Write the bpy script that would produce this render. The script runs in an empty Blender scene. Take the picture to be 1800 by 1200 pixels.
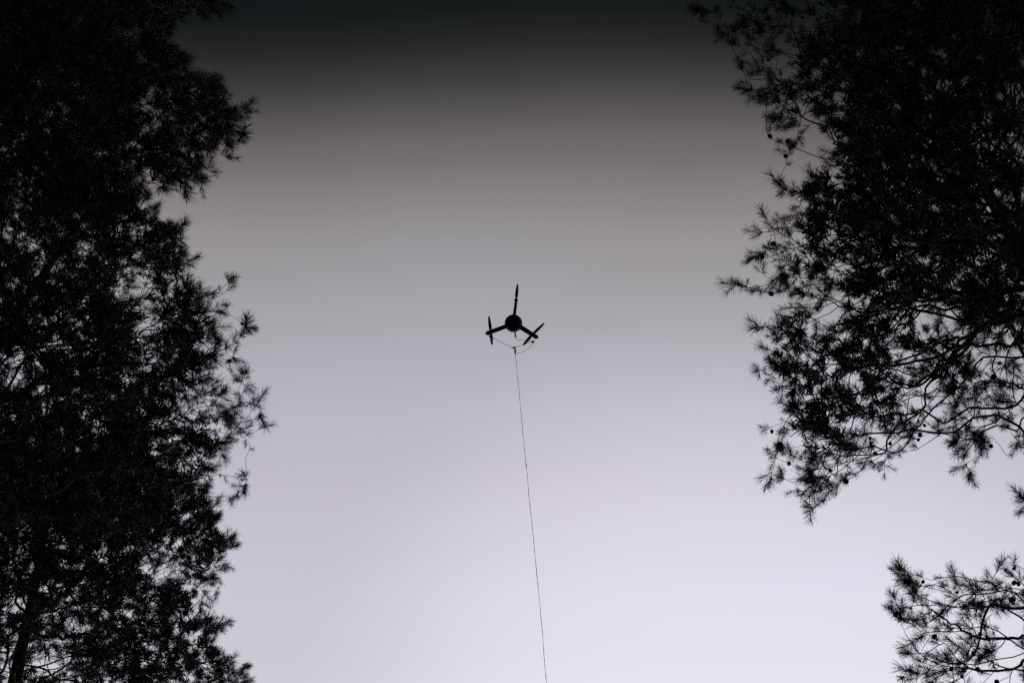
import bpy, math, random
import numpy as np
from mathutils import Matrix, Vector

R = math.radians
rng = np.random.default_rng(11)
random.seed(11)
SC = bpy.context.scene
COL = SC.collection

# ------------------------------------------------------------------ camera
PITCH = R(58)
EYE = np.array([0.0, 0.0, 1.6])
FPX = 2500.0                       # 50 mm lens on 36 mm film, in units of 1/1800 of the width
FWD = np.array([0, math.cos(PITCH), math.sin(PITCH)])
UP = np.array([0, -math.sin(PITCH), math.cos(PITCH)])
RIGHT = np.array([1.0, 0, 0])
cam = bpy.data.cameras.new('camera')
cam.lens = 50
cam.sensor_width = 36
cam.clip_end = 5000
cam_o = bpy.data.objects.new('camera', cam)
COL.objects.link(cam_o)
cam_o.location = EYE
cam_o.rotation_euler = (PITCH + R(90), 0, 0)
SC.camera = cam_o


def at(x, y, d):
    """a point of the place at depth d metres seen in direction (x, y) of an 1800 x 1200 frame"""
    return EYE + d * (FWD + RIGHT * (x - 900) / FPX + UP * (600 - y) / FPX)


def proj(P):
    v = np.asarray(P) - EYE
    d = v @ FWD
    return np.stack([900 + FPX * (v @ RIGHT) / d, 600 - FPX * (v @ UP) / d], -1)


# ------------------------------------------------------------------ dusk sky
GLOW = at(1330, 1330, 1.0) - EYE
GLOW = GLOW / np.linalg.norm(GLOW)
SUN_EL = math.asin(GLOW[2]) * 0.35
SUN_AZ = math.atan2(GLOW[0], GLOW[1])
w = bpy.data.worlds.new('World')
SC.world = w
w.use_nodes = True
nt = w.node_tree
nt.nodes.clear()


def N(t, **k):
    n = nt.nodes.new(t)
    for a, b in k.items():
        setattr(n, a, b)
    return n


def L(a, b):
    nt.links.new(a, b)


def srgb(*c):
    return tuple(((v / 255) / 12.92 if v / 255 <= 0.04045 else ((v / 255 + 0.055) / 1.055) ** 2.4) for v in c) + (1,)


tc = N('ShaderNodeTexCoord')
sep = N('ShaderNodeSeparateXYZ')
L(tc.outputs['Generated'], sep.inputs[0])
at2 = N('ShaderNodeMath', operation='ARCTAN2')
L(sep.outputs['Z'], at2.inputs[0])
L(sep.outputs['Y'], at2.inputs[1])
# soft unevenness of the cloud deck
nz = N('ShaderNodeTexNoise')
nz.inputs['Scale'].default_value = 2.2
nz.inputs['Detail'].default_value = 3
L(tc.outputs['Generated'], nz.inputs['Vector'])
nzm = N('ShaderNodeMath', operation='MULTIPLY_ADD')
nzm.inputs[1].default_value = 0.05
nzm.inputs[2].default_value = -0.025
L(nz.outputs['Fac'], nzm.inputs[0])
ad = N('ShaderNodeMath', operation='ADD')
L(at2.outputs[0], ad.inputs[0])
L(nzm.outputs[0], ad.inputs[1])
dv = N('ShaderNodeMath', operation='DIVIDE')
dv.inputs[1].default_value = math.pi
L(ad.outputs[0], dv.inputs[0])
ramp = N('ShaderNodeValToRGB')
ramp.color_ramp.interpolation = 'CARDINAL'


def a_of(y):
    return (PITCH + math.atan((600 - y) / FPX)) / math.pi


# the deck overhead is a heavy dark cloud bank; it thins and brightens towards the clearing ahead
STOPS = [(0.0, (226, 226, 232)), (0.10, (220, 221, 229))]
for y, c in [(1200, (208, 209, 218)), (1000, (204, 202, 213)), (850, (198, 194, 205)), (700, (187, 185, 196)),
             (600, (176, 174, 182)), (500, (164, 162, 166)), (400, (150, 146, 150)), (300, (127, 121, 125)),
             (230, (105, 100, 103)), (160, (74, 72, 73)), (100, (49, 49, 49)), (50, (31, 33, 33)), (0, (21, 24, 25))]:
    STOPS.append((a_of(y), c))
STOPS += [(0.5, (18, 20, 22)), (0.8, (26, 28, 31)), (1.0, (40, 43, 47))]
el = ramp.color_ramp.elements
while len(el) > 1:
    el.remove(el[-1])
el[0].position = STOPS[0][0]
el[0].color = srgb(*STOPS[0][1])
for p, c in STOPS[1:]:
    e = el.new(p)
    e.color = srgb(*c)
L(dv.outputs[0], ramp.inputs[0])
# twilight glow: the deck is a little brighter round the hidden sun
dot = N('ShaderNodeVectorMath', operation='DOT_PRODUCT')
dot.inputs[1].default_value = GLOW
L(tc.outputs['Generated'], dot.inputs[0])
mr = N('ShaderNodeMapRange', interpolation_type='SMOOTHSTEP')
mr.inputs['From Min'].default_value = 0.945
mr.inputs['From Max'].default_value = 1.0
mr.inputs['To Min'].default_value = 0.97
mr.inputs['To Max'].default_value = 1.25
L(dot.outputs['Value'], mr.inputs['Value'])
mul = N('ShaderNodeVectorMath', operation='SCALE')
L(ramp.outputs['Color'], mul.inputs[0])
L(mr.outputs['Result'], mul.inputs['Scale'])
sky = N('ShaderNodeTexSky', sky_type='NISHITA')
sky.sun_disc = False
sky.sun_elevation = SUN_EL
sky.sun_rotation = SUN_AZ
bg_sky = N('ShaderNodeBackground')
bg_sky.inputs['Strength'].default_value = 0.05
L(sky.outputs[0], bg_sky.inputs['Color'])
bg_cloud = N('ShaderNodeBackground')
# faint pink and blue drifts in the cloud
nz2 = N('ShaderNodeTexNoise')
nz2.inputs['Scale'].default_value = 3.4
nz2.inputs['Detail'].default_value = 5
nz2.inputs['Roughness'].default_value = 0.55
L(tc.outputs['Generated'], nz2.inputs['Vector'])
drift = N('ShaderNodeValToRGB')
drift.color_ramp.elements[0].position = 0.35
drift.color_ramp.elements[0].color = (1.0, 0.98, 0.98, 1)
drift.color_ramp.elements[1].position = 0.65
drift.color_ramp.elements[1].color = (0.99, 1.0, 1.0, 1)
L(nz2.outputs['Fac'], drift.inputs[0])
tint = N('ShaderNodeVectorMath', operation='MULTIPLY')
L(mul.outputs[0], tint.inputs[0])
L(drift.outputs['Color'], tint.inputs[1])
L(tint.outputs[0], bg_cloud.inputs['Color'])
mixs = N('ShaderNodeMixShader')
mixs.inputs[0].default_value = 0.99       # nearly closed cloud cover
L(bg_sky.outputs[0], mixs.inputs[1])
L(bg_cloud.outputs[0], mixs.inputs[2])
wo = N('ShaderNodeOutputWorld')
L(mixs.outputs[0], wo.inputs['Surface'])

sun = bpy.data.lights.new('sun', 'SUN')
sun.energy = 0.3
sun.angle = R(20)
sun.color = (1.0, 0.93, 0.85)
sun_o = bpy.data.objects.new('sun', sun)
COL.objects.link(sun_o)
sd = Vector((math.sin(SUN_AZ) * math.cos(SUN_EL), math.cos(SUN_AZ) * math.cos(SUN_EL), math.sin(SUN_EL)))
sun_o.rotation_euler = sd.to_track_quat('Z', 'Y').to_euler()

SC.view_settings.view_transform = 'Standard'
SC.view_settings.look = 'None'
SC.view_settings.exposure = 0
SC.view_settings.gamma = 1
SC.view_settings.use_curve_mapping = False
SC.render.engine = 'CYCLES'
SC.cycles.use_denoising = False
SC.cycles.max_bounces = 5


# ------------------------------------------------------------------ materials
def material(name, c1, c2, scale=6, rough=0.85, bump=0.0, spec=0.2, detail=6, coord='Object', stretch=None):
    m = bpy.data.materials.new(name)
    m.use_nodes = True
    t = m.node_tree
    b = t.nodes['Principled BSDF']
    b.inputs['Roughness'].default_value = rough
    b.inputs['Specular IOR Level'].default_value = spec
    co = t.nodes.new('ShaderNodeTexCoord')
    n = t.nodes.new('ShaderNodeTexNoise')
    n.inputs['Scale'].default_value = scale
    n.inputs['Detail'].default_value = detail
    src = co.outputs[coord]
    if stretch:
        mp = t.nodes.new('ShaderNodeMapping')
        mp.inputs['Scale'].default_value = stretch
        t.links.new(src, mp.inputs['Vector'])
        src = mp.outputs[0]
    t.links.new(src, n.inputs['Vector'])
    r = t.nodes.new('ShaderNodeValToRGB')
    r.color_ramp.elements[0].position = 0.3
    r.color_ramp.elements[1].position = 0.7
    r.color_ramp.elements[0].color = (*c1, 1)
    r.color_ramp.elements[1].color = (*c2, 1)
    t.links.new(n.outputs['Fac'], r.inputs[0])
    t.links.new(r.outputs[0], b.inputs['Base Color'])
    if bump:
        bp = t.nodes.new('ShaderNodeBump')
        bp.inputs['Strength'].default_value = bump
        bp.inputs['Distance'].default_value = 0.02
        t.links.new(n.outputs['Fac'], bp.inputs['Height'])
        t.links.new(bp.outputs[0], b.inputs['Normal'])
    return m


M_NEEDLE = material('pine_needles', (0.018, 0.042, 0.040), (0.036, 0.068, 0.060), scale=1.7, rough=0.6, spec=0.25)
M_BARK = material('pine_bark', (0.04, 0.034, 0.029), (0.13, 0.102, 0.08), scale=9, rough=0.95, bump=0.9, stretch=(1, 1, 0.35))
M_TWIG = material('pine_twig', (0.03, 0.025, 0.021), (0.06, 0.046, 0.036), scale=14, rough=0.9)
M_CONE = material('pine_cone', (0.05, 0.034, 0.022), (0.12, 0.08, 0.05), scale=60, rough=0.9)
M_FLOOR = material('forest_floor', (0.03, 0.022, 0.014), (0.09, 0.062, 0.035), scale=0.9, rough=1.0, bump=0.8, detail=10)
M_SHELL = material('drone_shell', (0.018, 0.019, 0.021), (0.026, 0.027, 0.03), scale=20, rough=0.42, spec=0.5)
M_CARBON = material('carbon_tube', (0.012, 0.012, 0.013), (0.022, 0.022, 0.024), scale=120, rough=0.38, spec=0.5)
M_METAL = material('motor_metal', (0.05, 0.05, 0.055), (0.09, 0.09, 0.095), scale=40, rough=0.4, spec=0.5)
M_CORD = material('cord', (0.03, 0.03, 0.032), (0.055, 0.055, 0.06), scale=200, rough=0.8)
M_LENS = material('lens_glass', (0.004, 0.004, 0.006), (0.008, 0.008, 0.01), scale=5, rough=0.06, spec=0.6)


# ------------------------------------------------------------------ mesh helpers
class MB:
    def __init__(self):
        self.v, self.f, self.m, self.n = [], [], [], 0

    def add(self, v, f, mi=0):
        v = np.asarray(v, float).reshape(-1, 3)
        f = np.asarray(f, int)
        self.v.append(v)
        self.f.append(f + self.n)
        self.m.append(np.full(len(f), mi))
        self.n += len(v)

    def mesh(self, name, mats, smooth=True):
        v = np.concatenate(self.v)
        me = bpy.data.meshes.new(name)
        me.vertices.add(len(v))
        me.vertices.foreach_set('co', v.astype(np.float32).ravel())
        counts = np.concatenate([np.full(len(f), f.shape[1]) for f in self.f])
        idx = np.concatenate([f.ravel() for f in self.f])
        me.loops.add(len(idx))
        me.loops.foreach_set('vertex_index', idx.astype(np.int32))
        me.polygons.add(len(counts))
        st = np.concatenate([[0], np.cumsum(counts)[:-1]])
        me.polygons.foreach_set('loop_start', st.astype(np.int32))
        me.polygons.foreach_set('loop_total', counts.astype(np.int32))
        me.polygons.foreach_set('material_index', np.concatenate(self.m).astype(np.int32))
        me.polygons.foreach_set('use_smooth', np.full(len(counts), smooth))
        for mt in mats:
            me.materials.append(mt)
        me.update(calc_edges=True)
        me.validate()
        return me

    def build(self, name, mats, parent=None, smooth=True):
        if not isinstance(mats, (list, tuple)):
            mats = [mats]
        o = bpy.data.objects.new(name, self.mesh(name, mats, smooth))
        COL.objects.link(o)
        o.parent = parent
        return o


def unit(v):
    v = np.asarray(v, float)
    return v / (np.linalg.norm(v, axis=-1, keepdims=True) + 1e-12)


def frames(P):
    T = np.gradient(P, axis=0)
    T = unit(T)
    a = np.array([0, 0, 1.0]) if abs(T[0, 2]) < 0.9 else np.array([1.0, 0, 0])
    U = np.zeros_like(P)
    u = unit(np.cross(a, T[0]))
    for i in range(len(P)):
        u = u - T[i] * (u @ T[i])
        u = unit(u)
        U[i] = u
    return T, U, np.cross(T, U)


def tube(mb, P, rad, k=5, cap=True, mi=0):
    P = np.asarray(P, float)
    rad = np.broadcast_to(rad, (len(P),))
    T, U, W = frames(P)
    a = np.arange(k) * 2 * np.pi / k
    ring = np.cos(a)[None, :, None] * U[:, None] + np.sin(a)[None, :, None] * W[:, None]
    v = P[:, None] + ring * rad[:, None, None]
    n = len(P)
    i, j = np.meshgrid(np.arange(n - 1), np.arange(k), indexing='ij')
    f = np.stack([i * k + j, i * k + (j + 1) % k, (i + 1) * k + (j + 1) % k, (i + 1) * k + j], -1).reshape(-1, 4)
    mb.add(v, f, mi)
    if cap:
        for e, rv in ((0, True), (n - 1, False)):
            c = P[e]
            idx = np.arange(k)
            vv = np.concatenate([v[e], c[None]])
            ff = np.stack([idx, (idx + 1) % k, np.full(k, k)], -1)
            mb.add(vv, ff[:, ::-1] if rv else ff, mi)


def lathe(mb, prof, k=24, mi=0, origin=(0, 0, 0), M=None):
    """prof: list of (r, z)"""
    a = np.arange(k) * 2 * np.pi / k
    prof = np.asarray(prof, float)
    v = np.stack([prof[:, 0][:, None] * np.cos(a), prof[:, 0][:, None] * np.sin(a), np.repeat(prof[:, 1][:, None], k, 1)], -1)
    v = v.reshape(-1, 3)
    if M is not None:
        v = v @ np.asarray(M).T
    v = v + np.asarray(origin)
    n = len(prof)
    i, j = np.meshgrid(np.arange(n - 1), np.arange(k), indexing='ij')
    f = np.stack([i * k + j, i * k + (j + 1) % k, (i + 1) * k + (j + 1) % k, (i + 1) * k + j], -1).reshape(-1, 4)
    mb.add(v, f, mi)


def empty(name, loc):
    o = bpy.data.objects.new(name, None)
    o.empty_display_size = 0.2
    o.location = loc
    COL.objects.link(o)
    return o


def tag(o, label, cat, group=None, kind=None):
    if label:
        o['label'] = label
    if cat:
        o['category'] = cat
    if group:
        o['group'] = group
    if kind:
        o['kind'] = kind


def spline(P, per=4):
    P = np.asarray(P, float)
    if len(P) < 3:
        t = np.linspace(0, 1, per + 1)[:, None]
        return P[0] * (1 - t) + P[-1] * t
    Q = np.vstack([2 * P[0] - P[1], P, 2 * P[-1] - P[-2]])
    out = []
    for i in range(len(P) - 1):
        p0, p1, p2, p3 = Q[i:i + 4]
        t = np.linspace(0, 1, per, endpoint=False)[:, None]
        out.append(0.5 * (2 * p1 + (p2 - p0) * t + (2 * p0 - 5 * p1 + 4 * p2 - p3) * t ** 2 + (3 * p1 - p0 - 3 * p2 + p3) * t ** 3))
    out.append(P[-1:])
    return np.vstack(out)


# ------------------------------------------------------------------ ground
def ground_z(x, y):
    return 0.10 * np.sin(x * 0.31 + 1.0) * np.cos(y * 0.27) + 0.05 * np.sin(x * 0.9 + y * 0.6)


g = MB()
xs = np.concatenate([[-2000, -600, -200, -90], np.linspace(-45, 45, 91), [90, 200, 600, 2000]])
X, Y = np.meshgrid(xs, xs, indexing='ij')
fade = np.clip(1 - (np.hypot(X, Y) - 30) / 15, 0, 1)
Z = ground_z(X, Y) * fade
n = len(xs)
i, j = np.meshgrid(np.arange(n - 1), np.arange(n - 1), indexing='ij')
g.add(np.stack([X, Y, Z], -1), np.stack([i * n + j, (i + 1) * n + j, (i + 1) * n + j + 1, i * n + j + 1], -1).reshape(-1, 4))
ground = g.build('ground', M_FLOOR)
tag(ground, 'dark forest floor of needles and soil under the pines', None, kind='structure')

# ------------------------------------------------------------------ pine shoots
NEEDLE_W = 0.0024


def make_shoot(seed, length, count, nl, fine=True, nw=NEEDLE_W):
    r = np.random.default_rng(seed)
    mb = MB()
    # gently bent stem
    bend = r.normal(0, 0.012, 2)
    tt = np.linspace(0, 1, 5)
    stem = np.stack([bend[0] * tt ** 2, bend[1] * tt ** 2, tt * length], -1)
    tube(mb, stem[::2], np.linspace(0.0024, 0.0016, 3), 4 if fine else 3, False, 1)
    # bud at the tip
    bl = r.uniform(0.008, 0.024)
    bt = np.stack([np.full(4, stem[-1, 0]), np.full(4, stem[-1, 1]), length + np.linspace(-0.002, bl, 4)], -1)
    if fine:
        tube(mb, bt, np.array([0.0016, 0.0034, 0.0028, 0.0005]), 3, False, 1)
    u = np.sort(r.uniform(0.06, 1.0, count) ** 0.75)
    base = np.stack([np.interp(u, tt, stem[:, 0]), np.interp(u, tt, stem[:, 1]), u * length], -1)
    az = np.arange(count) * 2.39996 + r.normal(0, 0.4, count)
    ang = np.radians(np.interp(u, [0, 0.6, 1], [72, 52, 26]) + r.normal(0, 10, count))
    d = np.stack([np.sin(ang) * np.cos(az), np.sin(ang) * np.sin(az), np.cos(ang)], -1)
    ln = nl * r.uniform(0.72, 1.12, count)
    roll = unit(np.cross(d, r.normal(size=(count, 3))))
    sag = r.normal(0, 0.09, (count, 1)) * roll + np.array([0, 0, 0.10])
    tip = base + unit(d + sag) * ln[:, None]
    w0 = roll * nw * 0.5
    V = np.stack([base - w0, base + w0, tip + w0 * 0.6, tip - w0 * 0.6], 1).reshape(-1, 3)
    b = np.arange(count)[:, None] * 4
    F = b + np.array([[0, 1, 2, 3]])
    mb.add(V, F, 0)
    return mb


SHOOTS = []
for s in range(14):
    SHOOTS.append(make_shoot(100 + s, rng.uniform(0.03, 0.11), int(rng.uniform(46, 72)), rng.uniform(0.054, 0.072)))
COARSE = [make_shoot(200 + s, rng.uniform(0.05, 0.12), 27, rng.uniform(0.060, 0.074), False, 0.0072) for s in range(14)]
SHOOT_MESH = [s.mesh('needle_tuft', [M_NEEDLE, M_TWIG], False) for s in SHOOTS]
SHOOT_V = [np.concatenate(s.v) for s in SHOOTS]
COARSE_V = [np.concatenate(s.v) for s in COARSE]


def rot_to(d, roll):
    d = unit(d)
    a = np.array([0, 0, 1.0]) if abs(d[2]) < 0.9 else np.array([1.0, 0, 0])
    u = unit(np.cross(a, d))
    v = np.cross(d, u)
    c, s = math.cos(roll), math.sin(roll)
    return np.stack([c * u + s * v, -s * u + c * v, d], 1)


# cone: an egg of overlapping scales
def cone_mesh():
    mb = MB()
    prof = [(0.001, 0.0), (0.009, 0.003), (0.0155, 0.012), (0.0165, 0.020), (0.014, 0.030), (0.009, 0.039), (0.001, 0.045)]
    lathe(mb, prof, 10)
    for i in range(46):
        t = (i + 0.5) / 46
        z = 0.003 + 0.038 * t
        rr = np.interp(z, [p[1] for p in prof], [p[0] for p in prof])
        a = i * 2.39996
        o = np.array([math.cos(a), math.sin(a), 0])
        s = np.array([-math.sin(a), math.cos(a), 0])
        u = np.array([0, 0, 1.0])
        c = o * rr + u * z
        mb.add([c - s * 0.004 - u * 0.003 - o * 0.002, c + s * 0.004 - u * 0.003 - o * 0.002, c + s * 0.0035 + u * 0.004 + o * 0.0035,
                c - s * 0.0035 + u * 0.004 + o * 0.0035, c + u * 0.0015 + o * 0.005],
               [[0, 1, 4], [1, 2, 4], [2, 3, 4], [3, 0, 4]])
    tube(mb, [(0, 0, -0.014), (0, 0, 0.002)], 0.002, 4)
    return mb.mesh('pine_cone', [M_CONE], False)


CONE = cone_mesh()


def inside(poly, p):
    x, y = p[:, 0], p[:, 1]
    c = np.zeros(len(p), bool)
    q = np.asarray(poly, float)
    for (x1, y1), (x2, y2) in zip(q, np.roll(q, -1, 0)):
        cr = ((y1 > y) != (y2 > y)) & (x < (x2 - x1) * (y - y1) / (y2 - y1 + 1e-9) + x1)
        c ^= cr
    return c


def clump(P, seed, s=1.0):
    """smooth 3-D unevenness in -1..1 that opens gaps in a crown"""
    r = np.random.default_rng(seed)
    o = np.zeros(len(P))
    for k in range(14):
        q = r.normal(size=3)
        q = q / np.linalg.norm(q) * r.uniform(5, 15) * s
        o += np.sin(P @ q + r.uniform(0, 6.28))
    return o / 4.0


ALL_TUFTS = []


def pine(label, spot, depth, lean, top, base_r, poly, count, radius, guides=(), tips=(), holes=(), dense=(), cones=10,
         seed=0, keep=200, gap=-0.15, bf=0.5, side=(1, 3), fill=1.0, zlow=None, coarse=False, tuft=0.95, along=0.72, thick=1.0, allfine=False):
    r = np.random.default_rng(seed)
    P0 = at(spot[0], spot[1], depth)
    lean = np.array([lean[0], lean[1], 1.0])
    foot = P0 - lean * P0[2]
    foot[2] = ground_z(foot[0], foot[1])
    axis_pt = lambda z: P0 + lean * (z - P0[2])[..., None]
    # trunk, softly sinuous
    zt = np.linspace(foot[2] - 0.15, top, 60)
    wob = np.stack([0.05 * np.sin(zt * 0.9 + seed), 0.05 * np.cos(zt * 0.7 + seed * 2), 0 * zt], -1) * np.clip(zt / 3, 0, 1)[:, None]
    TP = axis_pt(zt) + wob
    TR = base_r * (1 - 0.95 * np.clip(zt / top, 0, 1) ** 1.3) * (1 + 0.45 * np.exp(-np.maximum(zt, 0) / 0.35))
    root = empty('pine_tree', foot)
    off = foot
    mb = MB()
    zt2 = np.linspace(0, 59, 260)
    TP2 = np.stack([np.interp(zt2, np.arange(60), TP[:, q]) for q in range(3)], -1)
    TR2 = np.interp(zt2, np.arange(60), TR)
    tube(mb, TP2 - off, TR2, 18)
    V = mb.v[0].reshape(260, 18, 3)
    ax = (TP2 - off)[:, None]
    plates = np.abs(clump(V.reshape(-1, 3) * np.array([3, 3, 0.9]), seed + 5, 1.0)).reshape(260, 18, 1)
    mb.v[0] = (ax + (V - ax) * (1 + 0.10 * np.clip(plates, 0, 1) - 0.04)).reshape(-1, 3)
    trunk = mb.build('trunk', M_BARK, root)
    # ---------------- attractors: points in the crown's volume
    guide_nodes = []
    pos, par, path, forced = [], [], [], []
    tz = TP[:, 2]
    z_lo = zlow if zlow is not None else top * 0.45
    ti = [q for q in range(60) if tz[q] >= z_lo]
    tnodes = np.concatenate([TP[ti[0]:-1], 0.5 * (TP[ti[0]:-1] + TP[ti[0] + 1:])])
    tnodes = np.vstack([tnodes, TP[-1]])
    for p in tnodes:
        pos.append(p); par.append(-1); path.append(0.0)
    nT = len(tnodes)
    for gpath in guides:
        pts = [at(x, y, depth + dd) for x, y, dd in gpath]
        pts = np.array(pts)
        A = np.array(pos)
        if gpath[0][2] == 0 and len(gpath[0]) == 3:
            jn = int(np.argmin(np.linalg.norm(A - pts[0], axis=1)))
        S = spline(pts, 5)
        prev = jn
        for q in S[(0 if np.linalg.norm(S[0] - A[jn]) > 0.06 else 1):]:
            q = q + r.normal(0, 0.008, 3)
            pos.append(q); par.append(prev); path.append(path[prev] + np.linalg.norm(q - pos[prev]))
            prev = len(pos) - 1
    cand = []
    lo = np.array([min(p[0] for p in poly), min(p[1] for p in poly)])
    hi = np.array([max(p[0] for p in poly), max(p[1] for p in poly)])
    got = np.zeros((0, 3))
    want = int(count)
    for x, y, *dd in tips:
        got = np.vstack([got, at(x, y, depth + (dd[0] if dd else r.normal(0, 0.35)))[None]])
    tries = 0
    while len(got) < want and tries < 60:
        tries += 1
        p = lo + r.uniform(size=(4000, 2)) * (hi - lo)
        p = p[inside(poly, p)]
        d = depth + r.uniform(-1, 1, len(p)) * radius
        ww = np.ones(len(p)) * 0.5 * fill
        out = (p[:, 0] < -20) | (p[:, 0] > 1820) | (p[:, 1] < -20) | (p[:, 1] > 1220)
        for hx, hy, hr, hv in dense:
            ww += hv * np.exp(-((p[:, 0] - hx) ** 2 + (p[:, 1] - hy) ** 2) / hr ** 2)
        for hx, hy, hr, hv in holes:
            ww *= 1 - hv * np.exp(-((p[:, 0] - hx) ** 2 + (p[:, 1] - hy) ** 2) / hr ** 2)
        ww[out] *= 0.35
        W = EYE + d[:, None] * (FWD + RIGHT * (p[:, :1] - 900) / FPX + UP * (600 - p[:, 1:]) / FPX)
        a = axis_pt(W[:, 2])
        lat = np.linalg.norm(W - a, axis=1)
        ok = (r.uniform(size=len(p)) < ww) & (lat < radius * 1.45) & (W[:, 2] < top - 0.1)
        ok &= clump(W, seed + 50) > gap
        for q in W[ok]:
            if len(got) >= want:
                break
            if len(got) and np.min(np.sum((got - q) ** 2, 1)) < 0.075 ** 2:
                continue
            got = np.vstack([got, q])
    # ---------------- grow: each point joins where wire length and path length are least
    G = got
    A = np.array(pos)
    pl = np.array(path)
    pen = np.where(np.arange(len(A)) < nT, 0.06, 0.0)
    far_cost = lambda d: d + 1.2 * np.maximum(0, d - 0.22)
    D = far_cost(np.linalg.norm(G[:, None] - A[None], axis=2)) + bf * pl[None] + pen[None]
    # branches run outwards: joining a node farther from the trunk than oneself costs extra
    latG = np.linalg.norm(G - axis_pt(G[:, 2]), axis=1)
    latA = np.linalg.norm(A - axis_pt(A[:, 2]), axis=1)
    D += 1.6 * np.maximum(0, latA[None] - latG[:, None])
    best = D.argmin(1)
    bc = D.min(1)
    done = np.zeros(len(G), bool)
    for _ in range(len(G)):
        k = int(np.argmin(np.where(done, 1e9, bc)))
        j0 = int(best[k])
        done[k] = True
        pos.append(G[k]); par.append(j0); path.append(path[j0] + float(np.linalg.norm(G[k] - pos[j0])))
        me = len(pos) - 1
        c = far_cost(np.linalg.norm(G - G[k], axis=1)) + bf * path[me] + 1.6 * np.maximum(0, latG[k] - latG)
        up = c < bc
        best[up] = me
        bc[up] = c[up]
    pos = np.array(pos)
    n = len(pos)
    kids = [[] for _ in range(n)]
    for q in range(n):
        if par[q] >= 0:
            kids[par[q]].append(q)
    order = sorted(range(nT, n), key=lambda q: -path[q])
    PW = 2.35
    load = np.zeros(n)
    for q in order:
        if not kids[q]:
            load[q] = 1.0
        load[q] += 0.15
        load[par[q]] += load[q]
    rad = 0.0016 * (1 + (thick - 1) * np.clip(np.log(np.maximum(load, 1)) / 4, 0, 1)) * np.maximum(load, 1) ** (1 / PW)
    # limbs: every chain that leaves the trunk, with all its side branches
    limb_of = np.full(n, -1)
    limbs = []
    for q in sorted(range(nT, n), key=lambda q: path[q]):
        if par[q] < nT:
            limb_of[q] = len(limbs)
            limbs.append([])
        else:
            limb_of[q] = limb_of[par[q]]
        limbs[limb_of[q]].append(q)
    shoots = []       # (limb, base, dir, variant, scale)
    conelist = []
    limb_objs = []
    WUP = np.array([0, 0, 1.0])
    for li, members in enumerate(limbs):
        mb = MB()
        starts = [q for q in members if par[q] < nT]
        stack = list(starts)
        while stack:
            s = stack.pop()
            chain = [s]
            while kids[chain[-1]]:
                ks = sorted(kids[chain[-1]], key=lambda q: -load[q])
                stack.extend(ks[1:])
                chain.append(ks[0])
            pp = par[s]
            pts = np.vstack([pos[pp], pos[chain]])
            rr = np.concatenate([[min(rad[chain[0]] * 1.12, 0.6 * rad[pp] if pp >= nT else 9)], rad[chain]])
            P2, R2 = [pts[0]], [rr[0]]
            for q in range(1, len(pts)):
                sl = np.linalg.norm(pts[q] - pts[q - 1])
                nm = int(sl / 0.17)
                for e in range(1, nm + 1):
                    f = e / (nm + 1)
                    P2.append(pts[q - 1] * (1 - f) + pts[q] * f + r.normal(0, 0.013, 3) - WUP * 0.05 * sl * f * (1 - f) * 4)
                    R2.append(rr[q - 1] * (1 - f) + rr[q] * f)
                P2.append(pts[q]); R2.append(rr[q])
            S = spline(np.array(P2), 2 if rr.max() < 0.012 else 3)
            RR = np.interp(np.linspace(0, len(P2) - 1, len(S)), np.arange(len(P2)), R2)
            jit = r.normal(0, 1, S.shape) * np.clip(RR * 0.3, 0.002, 0.005)[:, None]
            jit[0] = 0
            S = S + jit
            tube(mb, S - off, RR, 6 if rr.max() > 0.012 else 3)
            tan = unit(S[-1] - S[max(0, len(S) - 4)])
            # shoots: at the end of the chain and along its last half metre
            Ls = np.concatenate([[0], np.cumsum(np.linalg.norm(np.diff(S, axis=0), axis=1))])
            end = Ls[-1]
            nsd = r.integers(side[0], side[1] + 1)
            age = tuft * r.uniform(0.74, 1.22)
            d0 = unit(tan + 0.30 * WUP + r.normal(0, 0.15, 3))
            shoots.append((li, S[-1], d0, r.integers(14), age * r.uniform(0.85, 1.15)))
            for _ in range(nsd):
                dd = unit(tan * 0.9 + 0.30 * WUP + r.normal(0, 0.55, 3))
                shoots.append((li, S[-1] - tan * r.uniform(0, 0.03), dd, r.integers(14), age * r.uniform(0.6, 1.05)))
            t = end - 0.05
            while t > max(0.0, end - 0.44):
                if r.uniform() < along:
                    q = np.array([np.interp(t, Ls, S[:, a]) for a in range(3)])
                    q2 = np.array([np.interp(t + 0.02, Ls, S[:, a]) for a in range(3)])
                    dd = unit(unit(q2 - q) * 0.8 + 0.35 * WUP + r.normal(0, 0.6, 3))
                    shoots.append((li, q, dd, r.integers(14), age * r.uniform(0.5, 1.0)))
                t -= r.uniform(0.045, 0.105)
            if end > 0.12 and r.uniform() < 0.5:
                t = end * r.uniform(0.45, 0.95)
                q = np.array([np.interp(t, Ls, S[:, a]) for a in range(3)])
                conelist.append((li, q, unit(r.normal(0, 1, 3) - 0.6 * WUP)))
        limb_objs.append(mb.build('limb', M_TWIG if len(members) < 25 else M_BARK, root))
    # ---------------- foliage
    tip = np.array([b + d * 0.1 for _, b, d, _, _ in shoots])
    px = proj(tip)
    inframe = (px[:, 0] > 0) & (px[:, 0] < 1800) & (px[:, 1] > 0) & (px[:, 1] < 1200)
    crowd = np.array([np.sum(np.sum((px - q) ** 2, 1) < 45 ** 2) for q in px])
    score = np.where(inframe, crowd, 9999)
    single = set(np.argsort(score)[:keep].tolist())
    fol = {}
    limit = np.quantile(crowd[inframe], 0.23) if inframe.any() else 0
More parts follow.
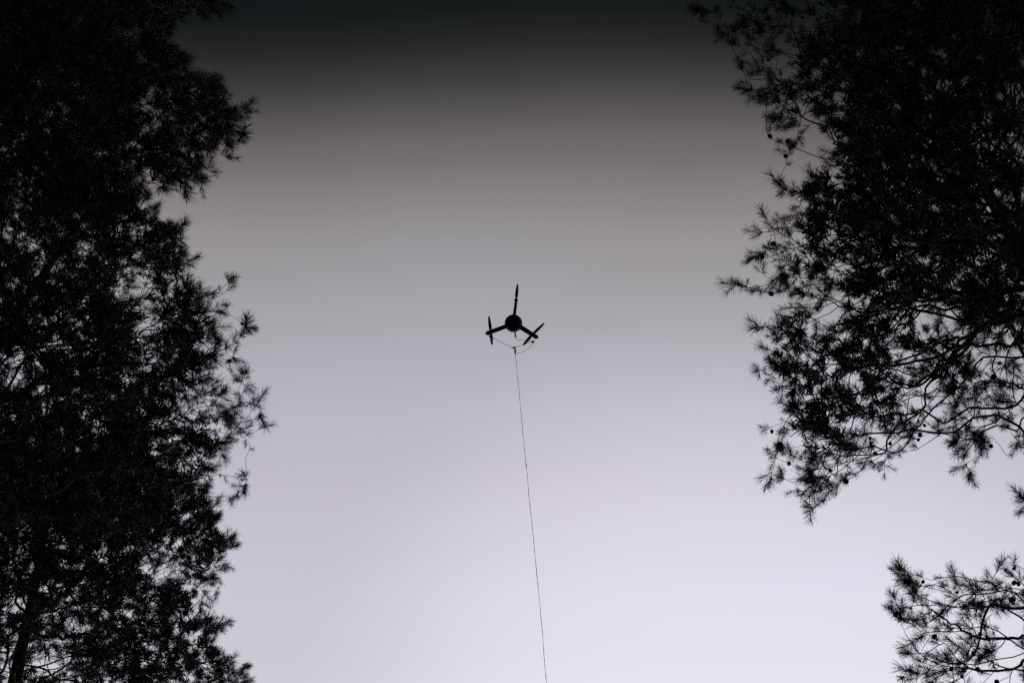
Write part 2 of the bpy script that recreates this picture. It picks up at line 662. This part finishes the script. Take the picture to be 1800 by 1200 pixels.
    for q, (li, b, d, var, sc_) in enumerate(shoots):
        Mx = rot_to(d, r.uniform(0, 6.28)) * sc_
        if q in single and inframe[q]:
            o = bpy.data.objects.new('needle_tuft', SHOOT_MESH[var])
            COL.objects.link(o)
            o.parent = limb_objs[li]
            m4 = Matrix.Identity(4)
            for a in range(3):
                for c in range(3):
                    m4[a][c] = Mx[a, c]
                m4[a][3] = (b - off)[a]
            o.matrix_basis = m4
        else:
            mb = fol.setdefault(li, MB())
            far = coarse or not inframe[q] or (crowd[q] > limit and not allfine)
            v = (COARSE_V if far else SHOOT_V)[var] @ Mx.T + (b - off)
            n0 = mb.n
            mb.v.append(v)
            for f, mm in zip((COARSE if far else SHOOTS)[var].f, (COARSE if far else SHOOTS)[var].m):
                mb.f.append(f + n0)
                mb.m.append(mm)
            mb.n += len(v)
    for li, mb in fol.items():
        o = mb.build('foliage', [M_NEEDLE, M_TWIG], limb_objs[li], False)
        o['kind'] = 'stuff'
    # ---------------- cones
    if conelist:
        cp = proj(np.array([c[1] for c in conelist]))
        okc = [q for q in range(len(conelist)) if 0 < cp[q, 0] < 1800 and 0 < cp[q, 1] < 1200]
        cr = np.array([np.sum(np.sum((px - cp[q]) ** 2, 1) < 40 ** 2) for q in okc])
        for q in [okc[a] for a in np.argsort(cr)[:cones]]:
            li, b, d = conelist[q]
            Mx = rot_to(d, 0.0) * r.uniform(0.58, 0.9)
            o = bpy.data.objects.new('pine_cone', CONE)
            COL.objects.link(o)
            o.parent = limb_objs[li]
            m4 = Matrix.Identity(4)
            for a in range(3):
                for c in range(3):
                    m4[a][c] = Mx[a, c]
                m4[a][3] = (b + d * 0.014 - off)[a]
            o.matrix_basis = m4
    tag(root, label, 'tree', 'pine trees round the clearing')
    ntri = sum(sum(len(f) * 2 for f in mb.f) for mb in fol.values())
    print('pine', label[:30], 'foot', foot.round(2), 'limbs', len(limbs), 'shoots', len(shoots), 'tris', ntri)
    return root


# ------------------------------------------------------------------ the pines
# left, upper: crown that reaches over the top left corner
pine('tall pine whose dense black crown fills the upper left corner of the sky', (100, 60), 10.0, (0.0, 0.02), 14.2, 0.15,
     [(-260, -200), (330, -200), (345, -20), (385, 8), (350, 28), (300, 30), (288, 62), (300, 105), (335, 130), (372, 145), (385, 172), (412, 200),
      (405, 225), (398, 250), (370, 285), (345, 322), (310, 325), (268, 325), (240, 350), (120, 370), (-260, 400)],
     2450, 1.75, seed=3, gap=-0.75, cones=3,
     guides=[[(20, 190, 0), (120, 300, -.2), (215, 285, -.3), (270, 255, -.35), (345, 232, -.3), (395, 240, -.3)],
             [(60, 130, 0), (190, 240, -.2), (290, 262, .0), (340, 240, .1), (380, 205, .15), (430, 196, .2)],
             [(170, 0, 0), (230, 30, -.2), (300, 5, -.3), (360, 15, -.35), (392, 12, -.35)]],
     tips=[(395, 10), (378, 25), (345, 15), (300, 35), (310, 100), (378, 145), (408, 180), (432, 197), (425, 208), (420, 245), (398, 275),
           (355, 328), (325, 335), (285, 330), (370, 300), (385, 160), (345, 140), (290, 80)],
     dense=[(120, 80, 160, 1.2), (150, 250, 110, .8), (330, 180, 60, .5), (30, 170, 90, 1.0)],
     holes=[(110, 115, 26, .8), (65, 160, 30, .7), (135, 155, 22, .7), (250, 210, 25, .7), (30, 350, 40, .7), (60, 235, 15, .5), (350, 232, 22, .9)],
     zlow=8.0)
# left, middle
pine('pine with bare-stemmed sprigs reaching out of the middle of the left edge', (0, 620), 10.3, (0.0, 0.0), 13.0, 0.16,
     [(-280, 300), (120, 330), (270, 355), (290, 390), (318, 405), (318, 440), (322, 470), (330, 500), (352, 520), (362, 545), (368, 575),
      (392, 600), (385, 625), (368, 640), (372, 670), (392, 700), (420, 712), (440, 740), (428, 775), (395, 800), (375, 840), (355, 875),
      (200, 930), (-280, 900)],
     2450, 1.8, seed=8, gap=-0.55, cones=3,
     guides=[[(10, 600, 0), (110, 595, -.2), (172, 560, -.3), (178, 510, -.35), (158, 455, -.3), (118, 430, -.25)],
             [(172, 560, 0), (215, 500, -.1), (262, 470, .1), (310, 455, .1)],
             [(0, 620, 0), (160, 600, .2), (280, 590, .3), (350, 545, .35), (403, 495, .4)],
             [(-20, 640, 0), (150, 615, -.2), (250, 605, -.3), (300, 628, -.3), (390, 615, -.3), (434, 574, -.3)],
             [(-60, 720, 0), (100, 790, .1), (245, 845, .2), (315, 842, .2), (352, 820, .2), (392, 770, .2), (425, 705, .2), (428, 662, .2)],
             [(352, 820, 0), (400, 770, .2), (440, 725, .1), (455, 705, .1)],
             [(315, 842, 0), (380, 835, .3), (420, 845, .3), (418, 868, .3)]],
     tips=[(405, 492), (398, 512), (388, 535), (402, 552), (380, 548), (434, 574), (425, 590), (412, 628), (395, 640), (405, 612), (428, 660), (432, 680),
           (418, 690), (455, 702), (458, 732), (460, 752), (440, 780), (430, 840), (432, 852), (415, 872), (320, 398), (326, 462), (405, 720), (445, 760)],
     dense=[(100, 680, 130, 1.2), (250, 640, 90, .8), (60, 820, 120, .8), (250, 560, 60, .4), (60, 500, 70, 1.4), (120, 400, 70, 1.3), (30, 560, 60, 1.0)],
     holes=[(125, 485, 28, .85), (75, 470, 28, .8), (150, 430, 20, .8), (240, 500, 30, .6), (20, 645, 45, .85), (60, 690, 35, .8), (250, 600, 25, .8),
            (200, 760, 30, .6), (370, 760, 30, .6), (300, 770, 30, .4), (20, 550, 18, .7)],
     zlow=7.0)
# left, lower, farther off: its trunk shows
pine('pine whose scaly brown trunk shows in the lower left corner', (42, 1120), 12.6, (-0.17, -0.05), 14.0, 0.16,
     [(-200, 780), (200, 800), (350, 850), (368, 900), (372, 935), (398, 950), (396, 975), (378, 1000), (365, 1045), (360, 1075), (388, 1100),
      (372, 1125), (392, 1155), (425, 1180), (430, 1240), (420, 1330), (-200, 1330)],
     2700, 2.0, seed=15, gap=-0.6, cones=2,
     guides=[[(45, 1105, 0), (110, 1125, -.2), (140, 1150, -.3), (150, 1200, -.3), (165, 1250, -.3)],
             [(45, 1110, 0), (110, 1120, -.1), (160, 1108, -.3), (230, 1095, -.4), (300, 1080, -.4)],
             [(45, 1105, 0), (20, 1095, -.3), (-30, 1082, -.4)],
             [(70, 1060, 0), (130, 1065, .2), (160, 1055, .3)],
             [(36, 1180, 0), (150, 1150, .3), (260, 1150, .4), (360, 1165, .4), (425, 1178, .4)]],
     tips=[(405, 950), (402, 962), (394, 992), (375, 1015), (378, 1045), (372, 1068), (400, 1095), (385, 1110), (372, 1130), (398, 1158), (432, 1168),
           (425, 1185), (380, 885), (378, 912)],
     dense=[(120, 880, 150, 1.0), (300, 940, 70, .8), (270, 1130, 80, .6), (85, 990, 60, 1.3), (200, 1060, 80, .6)],
     holes=[(25, 1140, 35, .55), (90, 1165, 38, .7), (30, 1070, 22, .8), (150, 1100, 22, .9), (210, 980, 25, .6), (290, 1010, 28, .7), (350, 1045, 30, .8),
            (100, 945, 25, .4)],
     zlow=7.5)
# left, two farther pines that close the wood behind
pine('farther pine standing behind, closing the gaps in the upper left crowns', (-200, 330), 13.6, (0.02, 0.0), 17.5, 0.17,
     [(-420, -150), (190, -150), (215, 60), (225, 200), (190, 330), (205, 480), (230, 600), (180, 700), (-420, 700)],
     1600, 2.8, seed=52, gap=-0.8, cones=0, keep=5, coarse=True, tuft=1.3, dense=[(60, 60, 150, 1.0), (150, 230, 80, .6)],
     holes=[(125, 485, 26, .9), (75, 470, 25, .8), (20, 645, 50, .9), (60, 690, 35, .8), (110, 115, 22, .7), (30, 350, 30, .7)], zlow=9.5)
pine('farther pine standing behind, closing the gaps in the lower left crowns', (-150, 960), 15.5, (0.02, 0.0), 17.5, 0.17,
     [(-360, 640), (150, 660), (260, 700), (250, 800), (280, 900), (240, 1000), (215, 1080), (240, 1200), (240, 1300), (-360, 1300)],
     1700, 2.8, seed=61, gap=-0.8, cones=0, keep=5, coarse=True, tuft=1.3, dense=[(100, 820, 130, 1.2)],
     holes=[(25, 1140, 35, .6), (90, 1165, 38, .8), (30, 1070, 22, .8), (150, 1100, 22, .9), (20, 645, 50, .9), (60, 690, 35, .8)], zlow=9.5)
# right, the large crown
pine('large open-crowned pine with hanging cone-bearing sprays filling the right edge', (1850, 500), 9.7, (0.0, 0.0), 14.0, 0.16,
     [(1270, -150), (2080, -150), (2080, 820), (1790, 785), (1740, 775), (1690, 800), (1650, 770), (1600, 775), (1560, 808), (1510, 815), (1470, 860),
      (1430, 870), (1395, 835), (1365, 815), (1372, 770), (1392, 715), (1368, 665), (1352, 615), (1370, 545), (1378, 500), (1345, 440), (1365, 395),
      (1410, 350), (1440, 310), (1465, 245), (1440, 225), (1405, 240), (1375, 235), (1350, 190), (1320, 150), (1300, 110), (1285, 70), (1290, 30)],
     2850, 1.6, seed=21, gap=-0.42, cones=36, keep=290, fill=0.75, thick=1.7, side=(1, 4), tuft=0.92,
     guides=[[(1800, 505, 0), (1650, 522, -.2), (1530, 548, -.3), (1462, 532, -.3), (1400, 512, -.3), (1345, 514, -.3), (1298, 500, -.3)],
             [(1650, 522, 0), (1570, 590, -.3), (1535, 660, -.35), (1495, 750, -.4), (1470, 810, -.4), (1445, 850, -.4), (1425, 888, -.4)],
             [(1780, 540, 0), (1690, 600, .2), (1672, 650, .3), (1690, 655, .3), (1740, 715, .3), (1790, 775, .3)],
             [(1690, 600, 0), (1640, 690, .2), (1600, 690, .2), (1590, 740, .2), (1555, 810, .2)],
             [(1530, 60, 0), (1475, 95, -.2), (1450, 130, -.2), (1425, 175, -.2), (1405, 215, -.2), (1404, 240, -.2)],
             [(1560, 130, 0), (1480, 60, .2), (1400, 50, .3), (1330, 45, .3), (1275, 60, .3)],
             [(1540, 30, 0), (1400, 0, .1), (1310, 10, .1), (1240, 18, .1)],
             [(1700, 340, 0), (1560, 370, .2), (1450, 345, .2), (1400, 338, .2), (1372, 325, .2)],
             [(1720, 400, 0), (1560, 420, -.2), (1440, 445, -.3), (1390, 440, -.3), (1330, 450, -.3)],
             [(1760, 560, 0), (1560, 640, .4), (1450, 640, .5), (1345, 650, .5)],
             [(1840, 480, 0), (1740, 470, -.4), (1640, 490, -.5)]],
     tips=[(1230, 22), (1262, 28), (1275, 60), (1292, 92), (1305, 125), (1318, 160), (1345, 180), (1350, 238), (1376, 250), (1386, 266), (1402, 262),
           (1372, 318), (1382, 335), (1350, 388), (1360, 405), (1335, 410), (1325, 455), (1345, 440), (1298, 498), (1330, 512), (1338, 480), (1315, 505), (1362, 500),
           (1335, 575), (1345, 610), (1335, 650), (1352, 665), (1350, 752), (1370, 760), (1358, 800), (1365, 790), (1355, 840), (1375, 838), (1425, 892),
           (1400, 860), (1440, 885), (1470, 870), (1405, 845), (1510, 828), (1500, 810), (1555, 828), (1540, 815), (1575, 800), (1690, 820), (1705, 832),
           (1770, 800), (1620, 785), (1795, 785), (1740, 790)],
     dense=[(1560, 120, 110, 1.2), (1590, 330, 100, 1.1), (1690, 50, 130, 1.4), (1760, 260, 70, .3), (1500, 430, 60, .5), (1580, 500, 80, .5), (1710, 370, 80, 1.6), (1780, 480, 60, 1.5), (1650, 250, 70, 1.2), (1500, 330, 60, .7), (1370, 110, 60, .9), (1330, 60, 45, .6), (1420, 150, 50, .8), (1450, 600, 60, .5), (1450, 690, 60, .5), (1560, 660, 70, .6), (1700, 680, 70, .6), (1770, 590, 60, .6)],
     holes=[(1680, 640, 70, .25), (1760, 700, 60, .3), (1620, 720, 50, .25), (1735, 640, 30, .7), (1440, 240, 35, .9), (1430, 290, 30, .8),
            (1500, 60, 20, .5), (1720, 250, 25, .7), (1560, 560, 25, .6), (1780, 620, 40, .3), (1790, 350, 40, .5), (1420, 190, 20, .5)],
     zlow=7.2)
# right, behind it
pine('farther pine half hidden behind the open crown, black against the upper right corner', (2000, 300), 12.8, (-0.03, 0.0), 16.0, 0.17,
     [(1480, -150), (2150, -150), (2150, 720), (1850, 640), (1700, 560), (1570, 480), (1520, 400), (1500, 250), (1500, 100)],
     1500, 2.6, seed=33, gap=-0.6, cones=0, keep=10, coarse=True, tuft=1.2,
     dense=[(1600, 200, 120, 1.1), (1700, 40, 150, 1.6), (1660, 400, 90, .6)],
     holes=[(1740, 230, 50, .6), (1700, 260, 25, .7), (1760, 330, 45, .5)], zlow=9.0)
# right, near limb low in the frame
pine('near pine with one cone-dotted limb reaching into the lower right corner', (2080, 1150), 8.9, (0.0, 0.0), 12.0, 0.14,
     [(1575, 1000), (1600, 1010), (1645, 1035), (1690, 1025), (1740, 1035), (1790, 1000), (2100, 960), (2150, 1320), (1640, 1320), (1600, 1190), (1630, 1130), (1570, 1070)],
     260, 1.5, seed=41, gap=-0.55, cones=22, keep=240, fill=0.8, side=(0, 2), tuft=0.98, bf=0.9, along=0.62, thick=2.2, allfine=True,
     guides=[[(2080, 1150, 0), (1930, 1130, -.1), (1840, 1118, -.2), (1778, 1120, -.25), (1722, 1120, -.25), (1678, 1098, -.25), (1640, 1075, -.25), (1614, 1043, -.25), (1588, 1004, -.25)],
             [(1778, 1120, 0), (1740, 1150, -.3), (1695, 1185, -.3), (1655, 1225, -.3)],
             [(2075, 1165, 0), (1900, 1130, .2), (1810, 1150, .2), (1770, 1200, .2), (1745, 1250, .2)],
             [(1640, 1075, 0), (1608, 1085, -.2), (1590, 1090, -.2), (1574, 1070, -.2)],
             [(1722, 1120, 0), (1700, 1080, -.1), (1680, 1050, -.1), (1680, 1015, -.1)],
             [(1850, 1118, 0), (1800, 1060, 0), (1760, 1040, 0), (1738, 1022, 0)],
             [(1945, 900, 0), (1880, 912, .1), (1840, 900, .1), (1808, 886, .1)]],
     tips=[(1588, 1003), (1596, 1020), (1574, 1068), (1584, 1085), (1592, 1112), (1637, 1018), (1625, 1030), (1680, 1012), (1735, 1022), (1752, 1005), (1782, 990),
           (1600, 1148), (1612, 1125), (1595, 1178), (1615, 1190), (1650, 1160), (1806, 880, .1), (1804, 893, .1), (1825, 880, .1), (1700, 1150), (1660, 1130), (1640, 1110), (1760, 1060), (1720, 1060)],
     holes=[(1670, 1070, 30, .5), (1750, 1170, 35, .6), (1700, 1110, 25, .5)], zlow=5.5)

# ------------------------------------------------------------------ drone
DD = 20.0
S1 = DD / FPX / 8.573                   # metres per enlarged-photo pixel at the drone
C0 = at(830 + 622 / 8.573, 490 + 670 / 8.573, DD)
TILT = R(9)
# the hull is pitched over by the pull of its line; local +Z is the rotor axis
ZL = unit(FWD * math.cos(TILT) + UP * math.sin(TILT))
XL = RIGHT
YL = np.cross(ZL, XL)
YL = unit(YL)
BAS = np.stack([XL, -YL if (YL @ UP) < 0 else YL, ZL], 1)
if np.linalg.det(BAS) < 0:
    # looking up along the axis x runs right and y runs up only in a mirrored frame: turn x instead
    BAS[:, 0] *= -1
MIR = -1.0 if BAS[:, 0] @ RIGHT < 0 else 1.0
droot = empty('tricopter_drone', C0)
m4 = Matrix.Identity(4)
for a in range(3):
    for c in range(3):
        m4[a][c] = BAS[a, c]
    m4[a][3] = C0[a]
droot.matrix_world = m4


def dl(x, y, z=0.0):
    """local point from an offset in enlarged-photo pixels, z in metres along the rotor axis"""
    return np.array([MIR * (x - 622) * S1, (670 - y) * S1 / math.cos(TILT), z])


mb = MB()
rb = 131 * S1
prof = [(0.0005, -0.062), (rb * 0.35, -0.060), (rb * 0.62, -0.050), (rb * 0.86, -0.030), (rb * 0.98, -0.008), (rb, 0.006), (rb * 0.985, 0.018),
        (rb * 0.88, 0.042), (rb * 0.62, 0.064), (rb * 0.3, 0.075), (0.0005, 0.077)]
lathe(mb, prof, 48)
body = mb.build('body', M_SHELL, droot)
mb = MB()
lathe(mb, [(rb * 0.985, -0.012), (rb * 1.02, -0.010), (rb * 1.02, 0.012), (rb * 0.985, 0.014)], 48)
mb.build('rim_band', M_CARBON, body)
mb = MB()
lathe(mb, [(0.0005, -0.082), (0.014, -0.081), (0.020, -0.076), (0.022, -0.060), (0.022, -0.052)], 24, origin=dl(628, 655))
mb.build('camera_lens', M_LENS, body)
mb = MB()
tube(mb, [dl(640, 672, -0.060), dl(690, 715, -0.050)], 0.004, 6)
mb.build('status_light_strip', M_METAL, body)
mb = MB()
tube(mb, [dl(600, 560, -0.01), dl(622, 540, -0.01), dl(655, 545, -0.01)], 0.012, 8)
mb.build('battery_latch', M_SHELL, body)


def blade_pts(mbx, a, b, hub_z, wroot, wmax):
    """a twisted, tapered propeller blade from a to b"""
    t = np.linspace(0, 1, 9)
    ch = np.interp(t, [0, .12, .35, .8, 1], [wroot, wmax * .85, wmax, wmax * .7, wmax * .45])
    tw = np.radians(np.interp(t, [0, 1], [24, 8]))
    ax = unit(b - a)
    pv = unit(np.cross([0, 0, 1.0], ax))
    th = np.interp(t, [0, 1], [0.006, 0.0025])
    V = []
    for q in range(9):
        c = a + (b - a) * t[q]
        cd = pv * math.cos(tw[q]) + np.array([0, 0, 1.0]) * math.sin(tw[q])
        nn = np.cross(ax, cd)
        for s, u in ((-.5, 0), (-.2, .5), (.2, .45), (.5, 0), (.2, -.25), (-.2, -.3)):
            V.append(c + cd * s * ch[q] + nn * u * th[q])
    k = 6
    i, j = np.meshgrid(np.arange(8), np.arange(k), indexing='ij')
    F = np.stack([i * k + j, i * k + (j + 1) % k, (i + 1) * k + (j + 1) % k, (i + 1) * k + j], -1).reshape(-1, 4)
    mbx.add(V, F)
    mbx.add(V[:6], [[5, 4, 3, 2, 1, 0]])
    mbx.add(V[-6:], [[0, 1, 2, 3, 4, 5]])


def arm(p0, p1, motor, w0, w1, tips, label):
    ax = unit(p1 - p0)
    mbx = MB()
    n_ = 14
    t = np.linspace(0, 1, n_)
    P = p0 + (p1 - p0) * t[:, None]
    rr = np.interp(t, [0, .1, .8, .93, .98, 1], [w0 * 1.1, w0, w1, w1 * .9, w1 * .55, w1 * .12])
    tube(mbx, P, rr, 14)
    ar = mbx.build('arm', M_CARBON, droot)
    mbx = MB()
    lathe(mbx, [(0.0005, -0.036), (0.018, -0.035), (0.024, -0.030), (0.0255, 0.000), (0.025, 0.034), (0.020, 0.040), (0.010, 0.043), (0.008, 0.060), (0.0005, 0.061)], 20,
          origin=motor)
    mo = mbx.build('motor', M_METAL, droot)
    for tp in tips:
        d = unit(tp - motor)
        mbx = MB()
        root_ = motor + d * 0.012 + np.array([0, 0, 0.052])
        blade_pts(mbx, root_, tp + np.array([0, 0, 0.052]), 0, 0.014, 0.048)
        mbx.build('propeller_blade', M_CARBON, mo)


arm(dl(630, 600), dl(659, 345), dl(662, 325), 28 * S1, 21 * S1, [dl(684, 92), dl(640, 558)], 'front')
arm(dl(540, 706), dl(196, 832), dl(280, 806), 34 * S1, 36 * S1, [dl(250, 572), dl(297, 1002)], 'left')
arm(dl(700, 710), dl(1000, 896), dl(908, 848), 37 * S1, 35 * S1, [dl(1086, 678), dl(766, 1010)], 'right')
# clamp between blade and boom at the lone upper motor
mb = MB()
lathe(mb, [(27 * S1, -0.03), (29 * S1, -0.02), (29 * S1, 0.02), (27 * S1, 0.03)], 20, origin=dl(662, 325))
mb.build('motor_ring', M_SHELL, droot)
# antenna mast under the hull
mb = MB()
tube(mb, [dl(640, 770, -0.03), dl(645, 800, -0.05), dl(650, 840, -0.06), dl(656, 876, -0.065)], np.array([10, 11, 12, 10]) * S1, 10)
mb.build('antenna', M_SHELL, droot)
CR = 0.0030


def cord(name, pts, rad=CR, par_=droot, per=8):
    mbx = MB()
    tube(mbx, spline(np.array(pts), per), rad, 5)
    return mbx.build(name, M_CORD, par_)


cord('cable', [dl(656, 874, -.065), dl(664, 893, -.07), dl(690, 906, -.075), dl(760, 906, -.08), dl(830, 906, -.08), (dl(890, 935, -.07))])
# bridle: a bracket under each rear arm and two lines that meet at a toggle
mb = MB()
tube(mb, [dl(250, 848, -0.02), dl(280, 884, -0.035), dl(300, 896, -0.04), dl(328, 886, -0.04)], np.array([6, 9, 14, 5]) * S1, 8)
mb.build('bridle_bracket', M_METAL, droot)
mb = MB()
tube(mb, [dl(884, 938, -.05), dl(896, 936, -.05), dl(912, 942, -.05), dl(928, 945, -.05), dl(938, 942, -.05)], np.array([4, 13, 19, 17, 6]) * S1, 10)
mb.build('bridle_pulley', M_METAL, droot)
cord('bridle_hanger', [dl(946, 905, -.02), dl(940, 925, -.04), dl(930, 940, -.05)], per=4)
cord('bridle_line', [dl(320, 886, -.04), dl(460, 945, -.12), dl(610, 1002, -.20)])
cord('bridle_line', [dl(890, 938, -.05), dl(780, 967, -.12), dl(655, 997, -.20)])
cord('bridle_line', [dl(905, 960, -.05), dl(890, 995, -.08), dl(840, 1032, -.13), dl(760, 1063, -.18), dl(660, 1096, -.24)])

# ------------------------------------------------------------------ tether


def dworld(x, y, z):
    return C0 + BAS @ dl(x, y, z)


top_pt = dworld(645, 1000, -.20)
# it runs straight down to a reel pegged to the ground
pq = proj(top_pt)
def ground_hit(xp, yp):
    d = FWD + RIGHT * (xp - 900) / FPX + UP * (600 - yp) / FPX
    return d
tgt = np.array([960.0, 1200.0])
dirp = (tgt - pq)
# plane through the eye that holds the line; meet the ground on it
d1 = top_pt - EYE
d2 = ground_hit(*tgt)
nrm = unit(np.cross(d1, d2))
gy = 9.2
gx = -(nrm[1] * (gy - EYE[1]) + nrm[2] * (0.2 - EYE[2])) / nrm[0]
anchor = np.array([gx, gy, 0.0])
anchor[2] = ground_z(gx, gy)
hook = anchor + np.array([0, 0, 0.2])
troot = empty('tether', top_pt)
mb = MB()
tt = np.linspace(0, 1, 60)[:, None]
clip_end = dworld(650, 1092, -.24)
Pl = clip_end * (1 - tt) + hook * tt
Pl = Pl + np.array([0, 0, -0.10]) * (tt * (1 - tt) * 4)
Pl = np.stack([np.interp(np.linspace(0, 59, 400), np.arange(60), Pl[:, q]) for q in range(3)], -1)
wav = np.cumsum(rng.normal(0, 0.0007, (400, 3)), 0)
wav -= np.linspace(0, 1, 400)[:, None] * wav[-1]
Lr = 0.0027 * (1 + 0.35 * np.clip(rng.normal(0, 1, 400), -1, 1))
for q in (62, 150, 171, 260):
    Lr[q] = 0.0075
tube(mb, Pl + wav - top_pt, Lr, 6)
mb.build('line', M_CORD, troot)
mb = MB()
tube(mb, np.array([dworld(600, 1005, -.20), dworld(615, 1002, -.20), dworld(640, 998, -.2), dworld(662, 996, -.20)]) - top_pt, np.array([6, 12, 12, 7]) * S1, 8)
mb.build('toggle_bar', M_METAL, troot)
mb = MB()
tube(mb, np.array([dworld(640, 1002, -.20), dworld(645, 1030, -.21), dworld(648, 1050, -.22), dworld(648, 1075, -.23), dworld(652, 1094, -.24)]) - top_pt,
     np.array([10, 12, 15, 13, 6]) * S1, 8)
mb.build('swivel_clip', M_METAL, troot)
tag(troot, 'thin dark line hanging taut from the drone down past the bottom edge', 'line')
tag(droot, 'black three-armed drone with round hull hovering in the open sky', 'drone')
# reel that the line winds onto
rroot = empty('ground_reel', anchor)
mb = MB()
tube(mb, [(-0.09, 0, 0.2), (0.09, 0, 0.2)], 0.05, 20)
mb.build('drum', M_CORD, rroot)
for sx in (-1, 1):
    mb = MB()
    tube(mb, [(sx * 0.092, 0, 0.2), (sx * 0.10, 0, 0.2)], 0.12, 28)
    mb.build('flange', M_SHELL, rroot)
    for sy in (-1, 1):
        mb = MB()
        tube(mb, [(sx * 0.11, 0, 0.2), (sx * 0.12, sy * 0.14, -0.06)], 0.009, 8)
        mb.build('leg', M_METAL, rroot)
mb = MB()
tube(mb, [(-0.13, 0, 0.2), (0.15, 0, 0.2), (0.155, 0, 0.12), (0.21, 0, 0.12)], 0.008, 8)
mb.build('crank', M_METAL, rroot)
tag(rroot, 'small hand reel on the forest floor holding the end of the drone line', 'reel')
